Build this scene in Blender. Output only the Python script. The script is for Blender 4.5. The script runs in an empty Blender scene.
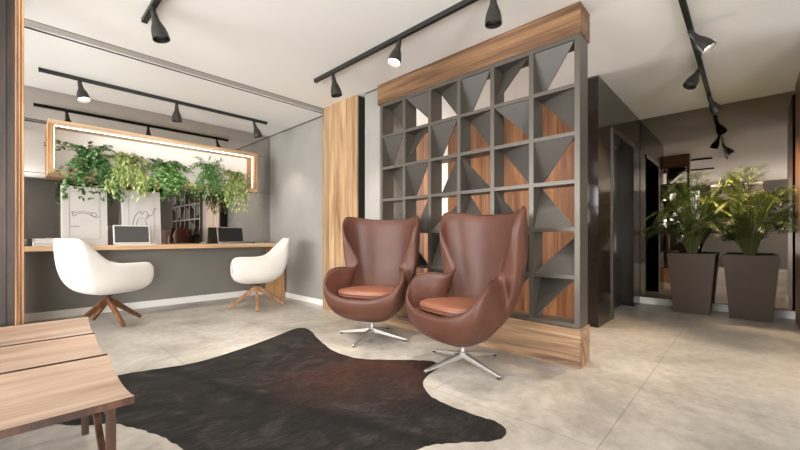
import bpy, bmesh, math, random
from mathutils import Vector, Matrix
random.seed(7)
SC = bpy.context.scene
COL = SC.collection
PI = math.pi

# ------------------------------------------------------------------ helpers
def lin(r, g, b):
    def f(c):
        c /= 255.0
        return c / 12.92 if c <= 0.04045 else ((c + 0.055) / 1.055) ** 2.4
    return (f(r), f(g), f(b), 1.0)

class MB:
    """collects geometry that becomes ONE mesh object"""
    def __init__(self):
        self.v = []; self.f = []; self.m = []
    def add(self, vs, fs, mi=0):
        o = len(self.v)
        self.v += [tuple(p) for p in vs]
        self.f += [tuple(i + o for i in q) for q in fs]
        self.m += [mi] * len(fs)
        return self
    def box(self, x0, y0, z0, x1, y1, z1, mi=0):
        vs = [(x0,y0,z0),(x1,y0,z0),(x1,y1,z0),(x0,y1,z0),(x0,y0,z1),(x1,y0,z1),(x1,y1,z1),(x0,y1,z1)]
        return self.add(vs, [(0,3,2,1),(4,5,6,7),(0,1,5,4),(1,2,6,5),(2,3,7,6),(3,0,4,7)], mi)
    def lathe(self, prof, n=24, c=(0,0,0), mat=None, mi=0):
        vs = []; fs = []
        for r, z in prof:
            for k in range(n):
                a = 2*PI*k/n
                p = Vector((r*math.cos(a), r*math.sin(a), z))
                if mat: p = mat @ p
                vs.append(p + Vector(c))
        m = len(prof)
        for i in range(m-1):
            for k in range(n):
                k2 = (k+1) % n
                fs.append((i*n+k, i*n+k2, (i+1)*n+k2, (i+1)*n+k))
        fs.append(tuple(range(n-1, -1, -1))); fs.append(tuple((m-1)*n+k for k in range(n)))
        return self.add(vs, fs, mi)
    def tube(self, pts, r, n=8, closed=False, mi=0):
        pts = [Vector(p) for p in pts]; N = len(pts)
        rs = r if isinstance(r, (list, tuple)) else [r]*N
        vs = []; fs = []; prev = None
        for i, p in enumerate(pts):
            a = pts[(i-1) % N] if (closed or i > 0) else p
            b = pts[(i+1) % N] if (closed or i < N-1) else p
            t = (b-a).normalized()
            if prev is None:
                u = t.orthogonal().normalized()
            else:
                u = (prev - t*prev.dot(t))
                u = u.normalized() if u.length > 1e-6 else t.orthogonal().normalized()
            prev = u; w = t.cross(u)
            for k in range(n):
                an = 2*PI*k/n
                vs.append(p + (u*math.cos(an) + w*math.sin(an))*rs[i])
        for i in range(N if closed else N-1):
            j = (i+1) % N
            for k in range(n):
                k2 = (k+1) % n
                fs.append((i*n+k, i*n+k2, j*n+k2, j*n+k))
        if not closed:
            fs.append(tuple(range(n-1,-1,-1))); fs.append(tuple((N-1)*n+k for k in range(n)))
        return self.add(vs, fs, mi)
    def beam(self, p, q, w0, h0, w1=None, h1=None, up=(0,0,1)):
        """tapered rectangular bar from p to q"""
        p = Vector(p); q = Vector(q); t = (q-p).normalized()
        s = t.cross(Vector(up)); s = s.normalized() if s.length > 1e-5 else Vector((1,0,0))
        n = s.cross(t)
        w1 = w0 if w1 is None else w1; h1 = h0 if h1 is None else h1
        vs = []
        for c, w, h in ((p,w0,h0),(q,w1,h1)):
            for a, b in ((-1,-1),(1,-1),(1,1),(-1,1)):
                vs.append(c + s*(a*w/2) + n*(b*h/2))
        return self.add(vs, [(3,2,1,0),(4,5,6,7),(0,1,5,4),(1,2,6,5),(2,3,7,6),(3,0,4,7)])
    def prism(self, poly, axis_vec):
        """polygon (3D points) extruded by a vector"""
        a = [Vector(p) for p in poly]; d = Vector(axis_vec); n = len(a)
        fs = [tuple(range(n-1,-1,-1)), tuple(range(n, 2*n))]
        fs += [(i,(i+1)%n,n+(i+1)%n,n+i) for i in range(n)]
        return self.add(a + [p+d for p in a], fs)
    def build(self, name, mats, parent=None, smooth=False, bevel=0.0, segs=2, recalc=True, auto=None):
        me = bpy.data.meshes.new(name)
        me.from_pydata(self.v, [], self.f)
        if not isinstance(mats, (list, tuple)): mats = [mats]
        for m in mats: me.materials.append(m)
        for p, mi in zip(me.polygons, self.m): p.material_index = mi
        if recalc:
            bm = bmesh.new(); bm.from_mesh(me)
            bmesh.ops.recalc_face_normals(bm, faces=bm.faces)
            bm.to_mesh(me); bm.free()
        if smooth:
            me.polygons.foreach_set('use_smooth', [True]*len(me.polygons))
            if auto is not None:
                me.set_sharp_from_angle(angle=math.radians(auto))
        o = bpy.data.objects.new(name, me); COL.objects.link(o)
        if parent: o.parent = parent
        if bevel > 0:
            b = o.modifiers.new('bevel', 'BEVEL'); b.width = bevel; b.segments = segs
            b.limit_method = 'ANGLE'; b.angle_limit = math.radians(40)
        me.update()
        return o

def tag(o, label, cat, group=None):
    o['label'] = label; o['category'] = cat
    if group: o['group'] = group
    return o
def thing(name, label, cat, loc=(0,0,0), rz=0.0, group=None):
    o = bpy.data.objects.new(name, None); COL.objects.link(o)
    o.empty_display_size = 0.1; o.location = loc; o.rotation_euler = (0,0,rz)
    return tag(o, label, cat, group)
def struct(o):
    o['kind'] = 'structure'; return o
def copy_tree(o, parent=None):
    c = o.copy(); COL.objects.link(c)
    if parent: c.parent = parent
    for ch in list(o.children): copy_tree(ch, c)
    return c
def catmull(keys, n, closed=False):
    """sample a list of tuples smoothly"""
    N = len(keys); out = []
    segs = N if closed else N-1
    for s in range(segs):
        g = lambda i: keys[i % N] if closed else keys[max(0, min(N-1, i))]
        p0, p1, p2, p3 = g(s-1), g(s), g(s+1), g(s+2)
        for k in range(n):
            t = k/n
            out.append(tuple(0.5*((2*b)+(-a+c)*t+(2*a-5*b+4*c-d)*t*t+(-a+3*b-3*c+d)*t**3)
                             for a, b, c, d in zip(p0,p1,p2,p3)))
    if not closed: out.append(tuple(keys[-1]))
    return out

# ------------------------------------------------------------------ materials
def mat(name):
    m = bpy.data.materials.new(name); m.use_nodes = True
    nt = m.node_tree; b = nt.nodes['Principled BSDF']
    return m, nt, b
def N(nt, t, **kw):
    n = nt.nodes.new(t)
    for k, v in kw.items():
        if k.startswith('i_'):
            key = k[2:]
            n.inputs[int(key) if key.isdigit() else key.replace('_',' ')].default_value = v
        else: setattr(n, k, v)
    return n
def ramp(nt, fac, stops):
    r = nt.nodes.new('ShaderNodeValToRGB'); e = r.color_ramp.elements
    e[0].position, e[0].color = stops[0]; e[1].position, e[1].color = stops[-1]
    for p, c in stops[1:-1]:
        x = e.new(p); x.color = c
    nt.links.new(fac, r.inputs['Fac']); return r
def coords(nt, scale=(1,1,1), kind='Object', rot=(0,0,0)):
    tc = nt.nodes.new('ShaderNodeTexCoord'); mp = nt.nodes.new('ShaderNodeMapping')
    mp.inputs['Scale'].default_value = scale; mp.inputs['Rotation'].default_value = rot
    nt.links.new(tc.outputs[kind], mp.inputs['Vector']); return mp.outputs['Vector']
def plain(name, rgb, rough=0.5, metal=0.0, noise=0.0, nscale=6.0, bump=0.0, bscale=200.0, spec=0.5, coat=0.0, sheen=0.0):
    m, nt, b = mat(name); c = lin(*rgb)
    b.inputs['Base Color'].default_value = c
    b.inputs['Roughness'].default_value = rough; b.inputs['Metallic'].default_value = metal
    b.inputs['Specular IOR Level'].default_value = spec
    b.inputs['Coat Weight'].default_value = coat
    b.inputs['Sheen Weight'].default_value = sheen
    if noise > 0:
        v = coords(nt)
        n = N(nt, 'ShaderNodeTexNoise', i_Scale=nscale, i_Detail=6.0, i_Roughness=0.6)
        nt.links.new(v, n.inputs['Vector'])
        lo = tuple(x*(1-noise) for x in c[:3])+(1,); hi = tuple(min(1,x*(1+noise)) for x in c[:3])+(1,)
        r = ramp(nt, n.outputs['Fac'], [(0.3, lo), (0.7, hi)])
        nt.links.new(r.outputs['Color'], b.inputs['Base Color'])
    if bump > 0:
        v = coords(nt)
        n = N(nt, 'ShaderNodeTexNoise', i_Scale=bscale, i_Detail=3.0)
        nt.links.new(v, n.inputs['Vector'])
        bp = N(nt, 'ShaderNodeBump', i_Strength=bump, i_Distance=0.002)
        nt.links.new(n.outputs['Fac'], bp.inputs['Height']); nt.links.new(bp.outputs['Normal'], b.inputs['Normal'])
    return m
def wood(name, dark, mid, light, grain='Z', scale=1.0, rough=0.45, plank=None, contrast=1.0):
    """long grain along an axis, knots and streaks; plank=(axis index, width) adds board-to-board changes and joints"""
    m, nt, b = mat(name)
    s = {'X': (0.7, 9, 9), 'Y': (9, 0.7, 9), 'Z': (9, 9, 0.7)}[grain]
    v = coords(nt, tuple(k*scale for k in s))
    n1 = N(nt, 'ShaderNodeTexNoise', i_Scale=1.0, i_Detail=8.0, i_Roughness=0.62, i_Distortion=0.9)
    s2 = {'X': (1.5, 60, 60), 'Y': (60, 1.5, 60), 'Z': (60, 60, 1.5)}[grain]
    v2 = coords(nt, tuple(k*scale for k in s2))
    n2 = N(nt, 'ShaderNodeTexNoise', i_Scale=1.0, i_Detail=3.0)
    nt.links.new(v2, n2.inputs['Vector'])
    vec = v; joint = None
    if plank:
        ax, w = plank
        tc = nt.nodes.new('ShaderNodeTexCoord'); sx = nt.nodes.new('ShaderNodeSeparateXYZ')
        nt.links.new(tc.outputs['Object'], sx.inputs[0])
        dv = N(nt, 'ShaderNodeMath', operation='DIVIDE', i_1=w); nt.links.new(sx.outputs[ax], dv.inputs[0])
        fl = N(nt, 'ShaderNodeMath', operation='FLOOR'); nt.links.new(dv.outputs[0], fl.inputs[0])
        fr = N(nt, 'ShaderNodeMath', operation='FRACT'); nt.links.new(dv.outputs[0], fr.inputs[0])
        wn = N(nt, 'ShaderNodeTexWhiteNoise', noise_dimensions='1D'); nt.links.new(fl.outputs[0], wn.inputs['W'])
        sc = N(nt, 'ShaderNodeVectorMath', operation='SCALE'); sc.inputs['Scale'].default_value = 40.0
        nt.links.new(wn.outputs['Color'], sc.inputs[0])
        ad = N(nt, 'ShaderNodeVectorMath', operation='ADD')
        nt.links.new(v, ad.inputs[0]); nt.links.new(sc.outputs[0], ad.inputs[1]); vec = ad.outputs[0]
        g = N(nt, 'ShaderNodeMath', operation='GREATER_THAN', i_1=0.03); nt.links.new(fr.outputs[0], g.inputs[0])
        joint = (g.outputs[0], wn.outputs['Value'])
    nt.links.new(vec, n1.inputs['Vector'])
    r = ramp(nt, n1.outputs['Fac'], [(0.34, lin(*dark)), (0.48, lin(*mid)), (0.64, lin(*light))])
    mx = N(nt, 'ShaderNodeMix', data_type='RGBA', blend_type='MULTIPLY'); mx.inputs[0].default_value = 0.5*contrast
    nt.links.new(r.outputs['Color'], mx.inputs[6])
    r2 = ramp(nt, n2.outputs['Fac'], [(0.36, (0.42,0.37,0.33,1)), (0.56, (1,1,1,1))])
    nt.links.new(r2.outputs['Color'], mx.inputs[7])
    out = mx.outputs[2]
    if joint:
        m2 = N(nt, 'ShaderNodeMix', data_type='RGBA', blend_type='MULTIPLY'); m2.inputs[0].default_value = 1.0
        mp = N(nt, 'ShaderNodeMapRange'); mp.inputs['To Min'].default_value = 0.72; mp.inputs['To Max'].default_value = 1.12
        nt.links.new(joint[1], mp.inputs['Value'])
        jm = N(nt, 'ShaderNodeMapRange'); jm.inputs['To Min'].default_value = 0.35; jm.inputs['To Max'].default_value = 1.0
        nt.links.new(joint[0], jm.inputs['Value'])
        mu = N(nt, 'ShaderNodeMath', operation='MULTIPLY')
        nt.links.new(mp.outputs[0], mu.inputs[0]); nt.links.new(jm.outputs[0], mu.inputs[1])
        nt.links.new(out, m2.inputs[6]); nt.links.new(mu.outputs[0], m2.inputs[7]); out = m2.outputs[2]
    nt.links.new(out, b.inputs['Base Color'])
    b.inputs['Roughness'].default_value = rough
    bp = N(nt, 'ShaderNodeBump', i_Strength=0.15, i_Distance=0.002)
    nt.links.new(n2.outputs['Fac'], bp.inputs['Height']); nt.links.new(bp.outputs['Normal'], b.inputs['Normal'])
    return m
def glow(name, rgb, strength):
    m, nt, b = mat(name)
    b.inputs['Base Color'].default_value = lin(*rgb)
    b.inputs['Emission Color'].default_value = lin(*rgb)
    b.inputs['Emission Strength'].default_value = strength
    return m

def concrete_floor():
    m, nt, b = mat('polished concrete tiles')
    v = coords(nt)
    n1 = N(nt, 'ShaderNodeTexNoise', i_Scale=1.1, i_Detail=9.0, i_Roughness=0.62, i_Distortion=0.4)
    n2 = N(nt, 'ShaderNodeTexNoise', i_Scale=14.0, i_Detail=8.0, i_Roughness=0.7)
    for n in (n1, n2): nt.links.new(v, n.inputs['Vector'])
    r1 = ramp(nt, n1.outputs['Fac'], [(0.32, lin(146,139,130)), (0.5, lin(186,180,171)), (0.68, lin(210,204,195))])
    r2 = ramp(nt, n2.outputs['Fac'], [(0.32, (0.72,0.70,0.68,1)), (0.58, (1,1,1,1))])
    mx = N(nt, 'ShaderNodeMix', data_type='RGBA', blend_type='MULTIPLY'); mx.inputs[0].default_value = 0.8
    nt.links.new(r1.outputs['Color'], mx.inputs[6]); nt.links.new(r2.outputs['Color'], mx.inputs[7])
    tc = nt.nodes.new('ShaderNodeTexCoord'); sx = nt.nodes.new('ShaderNodeSeparateXYZ')
    nt.links.new(tc.outputs['Object'], sx.inputs[0])
    js = []
    for ax, off in ((0, 0.84), (1, 0.475)):
        a = N(nt, 'ShaderNodeMath', operation='SUBTRACT', i_1=off - 0.45); nt.links.new(sx.outputs[ax], a.inputs[0])
        d = N(nt, 'ShaderNodeMath', operation='DIVIDE', i_1=0.9); nt.links.new(a.outputs[0], d.inputs[0])
        f = N(nt, 'ShaderNodeMath', operation='FRACT'); nt.links.new(d.outputs[0], f.inputs[0])
        s = N(nt, 'ShaderNodeMath', operation='SUBTRACT', i_1=0.5); nt.links.new(f.outputs[0], s.inputs[0])
        ab = N(nt, 'ShaderNodeMath', operation='ABSOLUTE'); nt.links.new(s.outputs[0], ab.inputs[0])
        lt = N(nt, 'ShaderNodeMath', operation='LESS_THAN', i_1=0.0022); nt.links.new(ab.outputs[0], lt.inputs[0])
        js.append(lt)
    mxj = N(nt, 'ShaderNodeMath', operation='MAXIMUM')
    nt.links.new(js[0].outputs[0], mxj.inputs[0]); nt.links.new(js[1].outputs[0], mxj.inputs[1])
    mm = N(nt, 'ShaderNodeMix', data_type='RGBA', blend_type='MIX')
    sc = N(nt, 'ShaderNodeMath', operation='MULTIPLY', i_1=0.6); nt.links.new(mxj.outputs[0], sc.inputs[0])
    nt.links.new(sc.outputs[0], mm.inputs[0]); nt.links.new(mx.outputs[2], mm.inputs[6]); mm.inputs[7].default_value = lin(92,80,68)
    nt.links.new(mm.outputs[2], b.inputs['Base Color'])
    rr = ramp(nt, n1.outputs['Fac'], [(0.3, (0.42,)*3+(1,)), (0.7, (0.28,)*3+(1,))])
    nt.links.new(rr.outputs['Color'], b.inputs['Roughness'])
    bp = N(nt, 'ShaderNodeBump', i_Strength=0.08, i_Distance=0.003)
    nt.links.new(n2.outputs['Fac'], bp.inputs['Height']); nt.links.new(bp.outputs['Normal'], b.inputs['Normal'])
    return m
SPINE = ((0.80,2.62),(1.20,1.25))
def hide_fur():
    m, nt, b = mat('cowhide hair')
    v = coords(nt)
    n1 = N(nt, 'ShaderNodeTexNoise', i_Scale=1.5, i_Detail=4.0, i_Distortion=0.6)
    nt.links.new(v, n1.inputs['Vector'])
    v2 = coords(nt, (14, 70, 14), rot=(0,0,0.5))
    n2 = N(nt, 'ShaderNodeTexNoise', i_Scale=1.0, i_Detail=6.0, i_Distortion=1.2)
    nt.links.new(v2, n2.inputs['Vector'])
    # reddish hair towards one flank of the hide
    tc = nt.nodes.new('ShaderNodeTexCoord')
    d = N(nt, 'ShaderNodeVectorMath', operation='DISTANCE'); d.inputs[1].default_value = (1.72, 1.98, 0)
    nt.links.new(tc.outputs['Object'], d.inputs[0])
    md = N(nt, 'ShaderNodeMapRange'); md.inputs['From Min'].default_value = 0.0; md.inputs['From Max'].default_value = 0.8
    md.inputs['To Min'].default_value = 0.95; md.inputs['To Max'].default_value = 0.0
    nt.links.new(d.outputs['Value'], md.inputs['Value'])
    mu = N(nt, 'ShaderNodeMath', operation='MULTIPLY'); nt.links.new(md.outputs[0], mu.inputs[0])
    rn = ramp(nt, n1.outputs['Fac'], [(0.3, (0.3,)*3+(1,)), (0.6, (1,1,1,1))])
    nt.links.new(rn.outputs['Color'], mu.inputs[1])
    n3 = N(nt, 'ShaderNodeTexNoise', i_Scale=4.5, i_Detail=5.0, i_Distortion=1.5)
    nt.links.new(v, n3.inputs['Vector'])
    av = N(nt, 'ShaderNodeMath', operation='MULTIPLY_ADD', i_1=0.45, i_2=0.0); nt.links.new(n2.outputs['Fac'], av.inputs[0])
    av2 = N(nt, 'ShaderNodeMath', operation='MULTIPLY_ADD', i_1=0.55); nt.links.new(n3.outputs['Fac'], av2.inputs[0]); nt.links.new(av.outputs[0], av2.inputs[2])
    # dark ridge of hair along the spine
    sx = nt.nodes.new('ShaderNodeSeparateXYZ'); nt.links.new(tc.outputs['Object'], sx.inputs[0])
    A, Bq = SPINE; dx_, dy_ = Bq[0]-A[0], Bq[1]-A[1]; ln_ = math.hypot(dx_, dy_); nx_, ny_ = -dy_/ln_, dx_/ln_
    m1 = N(nt, 'ShaderNodeMath', operation='MULTIPLY_ADD', i_1=nx_, i_2=-(nx_*A[0]+ny_*A[1])); nt.links.new(sx.outputs[0], m1.inputs[0])
    m2_ = N(nt, 'ShaderNodeMath', operation='MULTIPLY_ADD', i_1=ny_); nt.links.new(sx.outputs[1], m2_.inputs[0]); nt.links.new(m1.outputs[0], m2_.inputs[2])
    m3_ = N(nt, 'ShaderNodeMath', operation='MULTIPLY_ADD', i_1=0.16); nt.links.new(n1.outputs['Fac'], m3_.inputs[0])
    sh = N(nt, 'ShaderNodeMath', operation='SUBTRACT', i_1=0.08); nt.links.new(m2_.outputs[0], sh.inputs[0]); nt.links.new(sh.outputs[0], m3_.inputs[2])
    ab_ = N(nt, 'ShaderNodeMath', operation='ABSOLUTE'); nt.links.new(m3_.outputs[0], ab_.inputs[0])
    mr_ = N(nt, 'ShaderNodeMapRange'); mr_.inputs['From Min'].default_value = 0.0; mr_.inputs['From Max'].default_value = 0.07
    mr_.inputs['To Min'].default_value = -0.16; mr_.inputs['To Max'].default_value = 0.0
    nt.links.new(ab_.outputs[0], mr_.inputs['Value'])
    av3 = N(nt, 'ShaderNodeMath', operation='ADD'); nt.links.new(av2.outputs[0], av3.inputs[0]); nt.links.new(mr_.outputs[0], av3.inputs[1])
    base = ramp(nt, av3.outputs[0], [(0.34, lin(12,10,9)), (0.5, lin(28,25,23)), (0.66, lin(54,50,47))])
    red = ramp(nt, n2.outputs['Fac'], [(0.3, lin(44,18,13)), (0.7, lin(82,42,28))])
    mx = N(nt, 'ShaderNodeMix', data_type='RGBA'); nt.links.new(mu.outputs[0], mx.inputs[0])
    nt.links.new(base.outputs['Color'], mx.inputs[6]); nt.links.new(red.outputs['Color'], mx.inputs[7])
    nt.links.new(mx.outputs[2], b.inputs['Base Color'])
    b.inputs['Roughness'].default_value = 0.8; b.inputs['Sheen Weight'].default_value = 0.0
    b.inputs['Specular IOR Level'].default_value = 0.25
    bp = N(nt, 'ShaderNodeBump', i_Strength=0.6, i_Distance=0.004)
    nt.links.new(n2.outputs['Fac'], bp.inputs['Height']); nt.links.new(bp.outputs['Normal'], b.inputs['Normal'])
    return m
def leaf(name, a, bcol, c):
    m, nt, b = mat(name)
    v = coords(nt); n = N(nt, 'ShaderNodeTexNoise', i_Scale=22.0, i_Detail=2.0)
    nt.links.new(v, n.inputs['Vector'])
    r = ramp(nt, n.outputs['Fac'], [(0.32, lin(*a)), (0.5, lin(*bcol)), (0.68, lin(*c))])
    nt.links.new(r.outputs['Color'], b.inputs['Base Color'])
    b.inputs['Roughness'].default_value = 0.45
    b.inputs['Transmission Weight'].default_value = 0.0
    return m

M = {}
M['floor'] = concrete_floor()
M['ceiling'] = plain('ceiling paint', (234,233,231), 0.85)
M['groove'] = plain('ceiling slot paint', (176,171,166), 0.8)
M['shadow_gap'] = plain('dark shadow gap strip', (84,78,74), 0.7)
M['grey_wall'] = plain('warm grey wall paint', (150,147,142), 0.75, noise=0.06, nscale=2.5)
M['dark_wall'] = plain('dark grey wall paint', (108,105,101), 0.75, noise=0.08, nscale=2.5)
M['mid_wall'] = plain('mid grey wall paint', (126,123,117), 0.7, noise=0.05, nscale=2.5)
M['white_paint'] = plain('white satin paint', (244,242,238), 0.45)
M['oak'] = wood('oak veneer upright boards', (146,112,78), (180,144,106), (204,172,134), 'Z', 1.0, 0.42, plank=(1, 0.115))
M['oak_x'] = wood('oak veneer along desk', (184,146,108), (208,172,134), (224,194,158), 'X', 0.9, 0.42)
M['oak_z'] = wood('oak veneer desk leg', (150,104,62), (190,140,92), (214,168,118), 'Z', 1.0, 0.42)
M['rustic'] = wood('rustic oak beam', (78,54,36), (118,86,58), (148,112,80), 'Y', 1.0, 0.5, contrast=1.3)
M['rustic_low'] = wood('worn oak plinth', (98,72,52), (160,126,96), (198,166,132), 'Y', 0.95, 0.5, contrast=1.1)
M['wall_wood'] = wood('reddish timber wall boards', (98,64,42), (138,92,60), (168,120,82), 'Z', 0.9, 0.4, plank=(1, 0.19))
M['post_shade'] = wood('timber post in painted shade', (24,15,10), (48,31,20), (74,50,33), 'Z', 1.0, 0.5)
M['post_light'] = wood('fluted oak edging', (116,78,46), (166,120,78), (196,150,104), 'Z', 1.2, 0.42)
M['table_top'] = wood('pale coffee table timber', (140,114,96), (166,140,120), (182,158,138), 'X', 1.1, 0.45, contrast=0.35)
M['table_leg'] = wood('walnut table legs', (36,21,13), (64,38,24), (90,58,38), 'Z', 1.0, 0.45)
M['walnut'] = wood('walnut chair base', (62,38,22), (104,66,40), (134,90,58), 'Z', 1.5, 0.45)
M['oak_leg'] = wood('mid oak chair base', (104,68,40), (150,106,68), (180,134,92), 'Z', 1.5, 0.45)
M['mirror'] = plain('smoked mirror', (186,181,176), 0.012, 1.0)
M['mirror2'] = plain('clear tinted mirror', (136,127,118), 0.015, 1.0)
M['seam'] = plain('mirror joint', (70,66,62), 0.5)
M['stone'] = plain('polished dark brown granite', (40,33,29), 0.10, noise=0.5, nscale=60, spec=0.4)
M['steel'] = plain('brushed steel', (150,146,141), 0.3, 1.0)
M['alu'] = plain('satin aluminium', (206,203,198), 0.42, 0.85)
M['lattice'] = plain('dark grey metal lattice', (90,84,77), 0.38, 0.3)
M['panel'] = plain('grey lacquer panel', (74,70,65), 0.45)
M['leather'] = plain('cognac brown leather', (90,56,44), 0.43, noise=0.12, nscale=5, bump=0.35, bscale=240, spec=0.38)
M['leather_seat'] = plain('cognac leather seat cushion', (130,81,61), 0.4, noise=0.12, nscale=6, bump=0.35, bscale=240, spec=0.5)
M['piping'] = plain('dark leather seam', (74,42,32), 0.5)
M['upholstery'] = plain('off white upholstery', (214,210,203), 0.8, bump=0.2, bscale=320, sheen=0.2)
M['fur'] = hide_fur()
M['black'] = plain('black powder coat', (30,29,28), 0.45)
M['spot_metal'] = plain('charcoal lamp metal', (66,64,62), 0.35, 0.6)
M['lamp_on'] = glow('lit lamp glass', (255,244,226), 14.0)
M['lamp_dim'] = plain('unlit lamp glass', (120,117,112), 0.25)
M['led'] = glow('led strip', (255,246,232), 5.0)
M['planter'] = plain('taupe grey planter', (74,60,49), 0.5, noise=0.04, nscale=3)
M['soil'] = plain('potting soil', (34,26,20), 0.95, noise=0.4, nscale=60)
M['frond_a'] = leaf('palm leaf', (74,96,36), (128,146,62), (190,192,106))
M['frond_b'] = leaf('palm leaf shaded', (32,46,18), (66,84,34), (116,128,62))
M['stem'] = plain('green stem', (92,98,52), 0.6)
M['leaf_deep'] = leaf('deep green leaf', (36,76,38), (72,116,62), (146,174,120))
M['leaf_lime'] = leaf('lime leaf', (108,130,66), (158,174,100), (204,210,150))
M['leaf_mid'] = leaf('mid green leaf', (48,90,42), (86,130,64), (142,172,104))
M['leaf_fern'] = leaf('fern leaf', (58,104,54), (98,146,80), (150,184,116))
M['pot_white'] = plain('white ceramic', (232,230,226), 0.35)
M['pot_black'] = plain('black ceramic', (26,25,24), 0.4)
M['paper'] = plain('white paper', (192,188,183), 0.7)
M['ink'] = plain('charcoal ink', (58,55,54), 0.7)
M['frame_white'] = plain('white picture frame', (204,200,195), 0.5)
M['screen'] = plain('laptop screen', (70,68,66), 0.3)
M['screen_dark'] = plain('dark laptop screen', (24,24,24), 0.3)
M['silver'] = plain('silver laptop casing', (214,212,208), 0.35, 0.2)
M['graphite'] = plain('graphite laptop casing', (140,137,132), 0.4, 0.3)
M['keys'] = plain('laptop keys', (38,37,36), 0.5)
M['notebook'] = plain('charcoal notebook cover', (44,42,41), 0.6)
M['cover_white'] = plain('white book cover', (228,225,220), 0.55)
M['pages'] = plain('book pages', (206,198,184), 0.85)
M['panel_pale'] = plain('pale wall panel', (196,188,178), 0.6)

H = 2.55       # ceiling height
YD = 5.65      # mirror wall behind the desk
XW = 2.86      # side wall beside the desk

# ------------------------------------------------------------------ setting
struct(MB().box(-3.4,-3.3,-0.1, 6.3,6.0,0).build('floor', M['floor']))

cl = MB()
g0, g1, gd = 3.93, 4.09, 0.018
cl.box(-3.4,-3.3,H, XW,g0,H+0.12); cl.box(-3.4,g1,H, XW,6.0,H+0.12)
cl.box(XW,-3.3,H, 6.3,6.0,H+0.12); cl.box(-3.4,g0,H+gd, XW,g1,H+0.12, 1)
struct(cl.build('ceiling', [M['ceiling'], M['groove']]))
tr = MB()
tr.box(-3.0,g0-0.010,H-0.001, 2.70,g0,H+gd*0.5); tr.box(-3.0,g1,H-0.001, 2.84,g1+0.008,H+gd*0.5)
struct(tr.build('trim_1', M['shadow_gap']))

# left wall with the big window that lights the room (outside the picture, on the left)
LX = -3.0
WY0, WY1, WZ0, WZ1 = 1.10, 5.30, 0.15, 2.45
w = MB()
w.box(LX-.2,-3.2,0, LX,WY0,H); w.box(LX-.2,WY1,0, LX,5.9,H)
for a_, b_ in ((WY0,WY1),):
    w.box(LX-.2,a_,0, LX,b_,WZ0); w.box(LX-.2,a_,WZ1, LX,b_,H)
struct(w.build('wall_left', M['dark_wall']))
wf = MB()
for y in (WY0, 2.475, 3.875, WY1-0.05): wf.box(LX-.14,y,WZ0, LX-.07,y+0.05,WZ1)
for z in (WZ0, WZ1-0.05): wf.box(LX-.138,WY0,z, LX-.072,WY1,z+0.05)
struct(wf.build('window_1', M['black']))
# back wall behind the camera, with a wide window in its far right half
BY = -3.0; BX0, BX1 = 3.9, 5.9
w = MB()
CX0, CX1 = -2.7, -0.35
w.box(-3.2,BY-0.2,0, CX0,BY,H); w.box(CX1,BY-0.2,0, BX0,BY,H); w.box(CX0,BY-0.2,0, CX1,BY,0.3); w.box(CX0,BY-0.2,2.35, CX1,BY,H); w.box(BX1,BY-0.2,0, 6.2,BY,H)
w.box(BX0,BY-0.2,0, BX1,BY,0.3); w.box(BX0,BY-0.2,2.35, BX1,BY,H)
struct(w.build('wall_back', M['dark_wall']))
wf = MB()
for x in (BX0, 4.55, 5.2, BX1-0.05): wf.box(x,BY-0.14,0.3, x+0.05,BY-0.07,2.35)
for z in (0.3, 2.30): wf.box(BX0,BY-0.138,z, BX1,BY-0.072,z+0.05)
struct(wf.build('window_2', M['black']))
wf = MB()
for x in (CX0, (CX0+CX1)/2-0.025, CX1-0.05): wf.box(x,BY-0.14,0.3, x+0.05,BY-0.07,2.35)
for z in (0.3, 2.30): wf.box(CX0,BY-0.138,z, CX1,BY-0.072,z+0.05)
struct(wf.build('added_back_window', M['black']))  # out-of-view window added to supply more daylight
# desk wall and side wall
struct(MB().box(-3.2,YD+0.02,0, XW+0.2,YD+0.2,H).build('wall_front', M['mid_wall']))
struct(MB().box(XW,2.86,0, XW+0.2,YD+0.02,H).build('wall_right', M['grey_wall']))
struct(MB().box(-2.98,YD-0.002,0, XW-0.02,YD+0.02,0.085).build('baseboard_front', M['white_paint']))
struct(MB().box(XW-0.018,3.99,0, XW,YD,0.07).build('baseboard_right', M['white_paint']))
tr = MB(); tr.box(XW-0.012,3.96,H-0.012, XW,YD,H); tr.box(2.742,2.90,H-0.012, 2.752,3.16,H)
struct(tr.build('trim_2', M['shadow_gap']))
# timber pillar and grey pier between wall and divider
pl = MB()
pl.box(2.70,3.255,0, 2.725,3.93,H); pl.box(2.725,3.27,0, XW,3.915,H, 1)
struct(pl.build('wall_pillar', [M['oak'], M['black']]))
struct(MB().box(2.75,2.87,0, 2.87,3.17,H).build('wall_pier', M['grey_wall']))
# left timber post: shade painted as a dark face, plus fluted light edging
p = MB(); p.box(-0.50,3.42,0, 0.0,3.50,H)
for x in (-0.30, -0.16, -0.07): p.box(x,3.405,0, x+0.03,3.425,H)
struct(p.build('wall_partition', M['post_shade']))
p = MB()
for i,(x0,x1,y) in enumerate(((0.0,0.008,3.40),(0.009,0.016,3.412),(0.017,0.024,3.40),(0.025,0.031,3.412),(0.031,0.041,3.40))):
    p.box(x0,y,0, x1,3.50,H)
struct(p.build('trim_3', M['post_light'], bevel=0.002))
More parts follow.
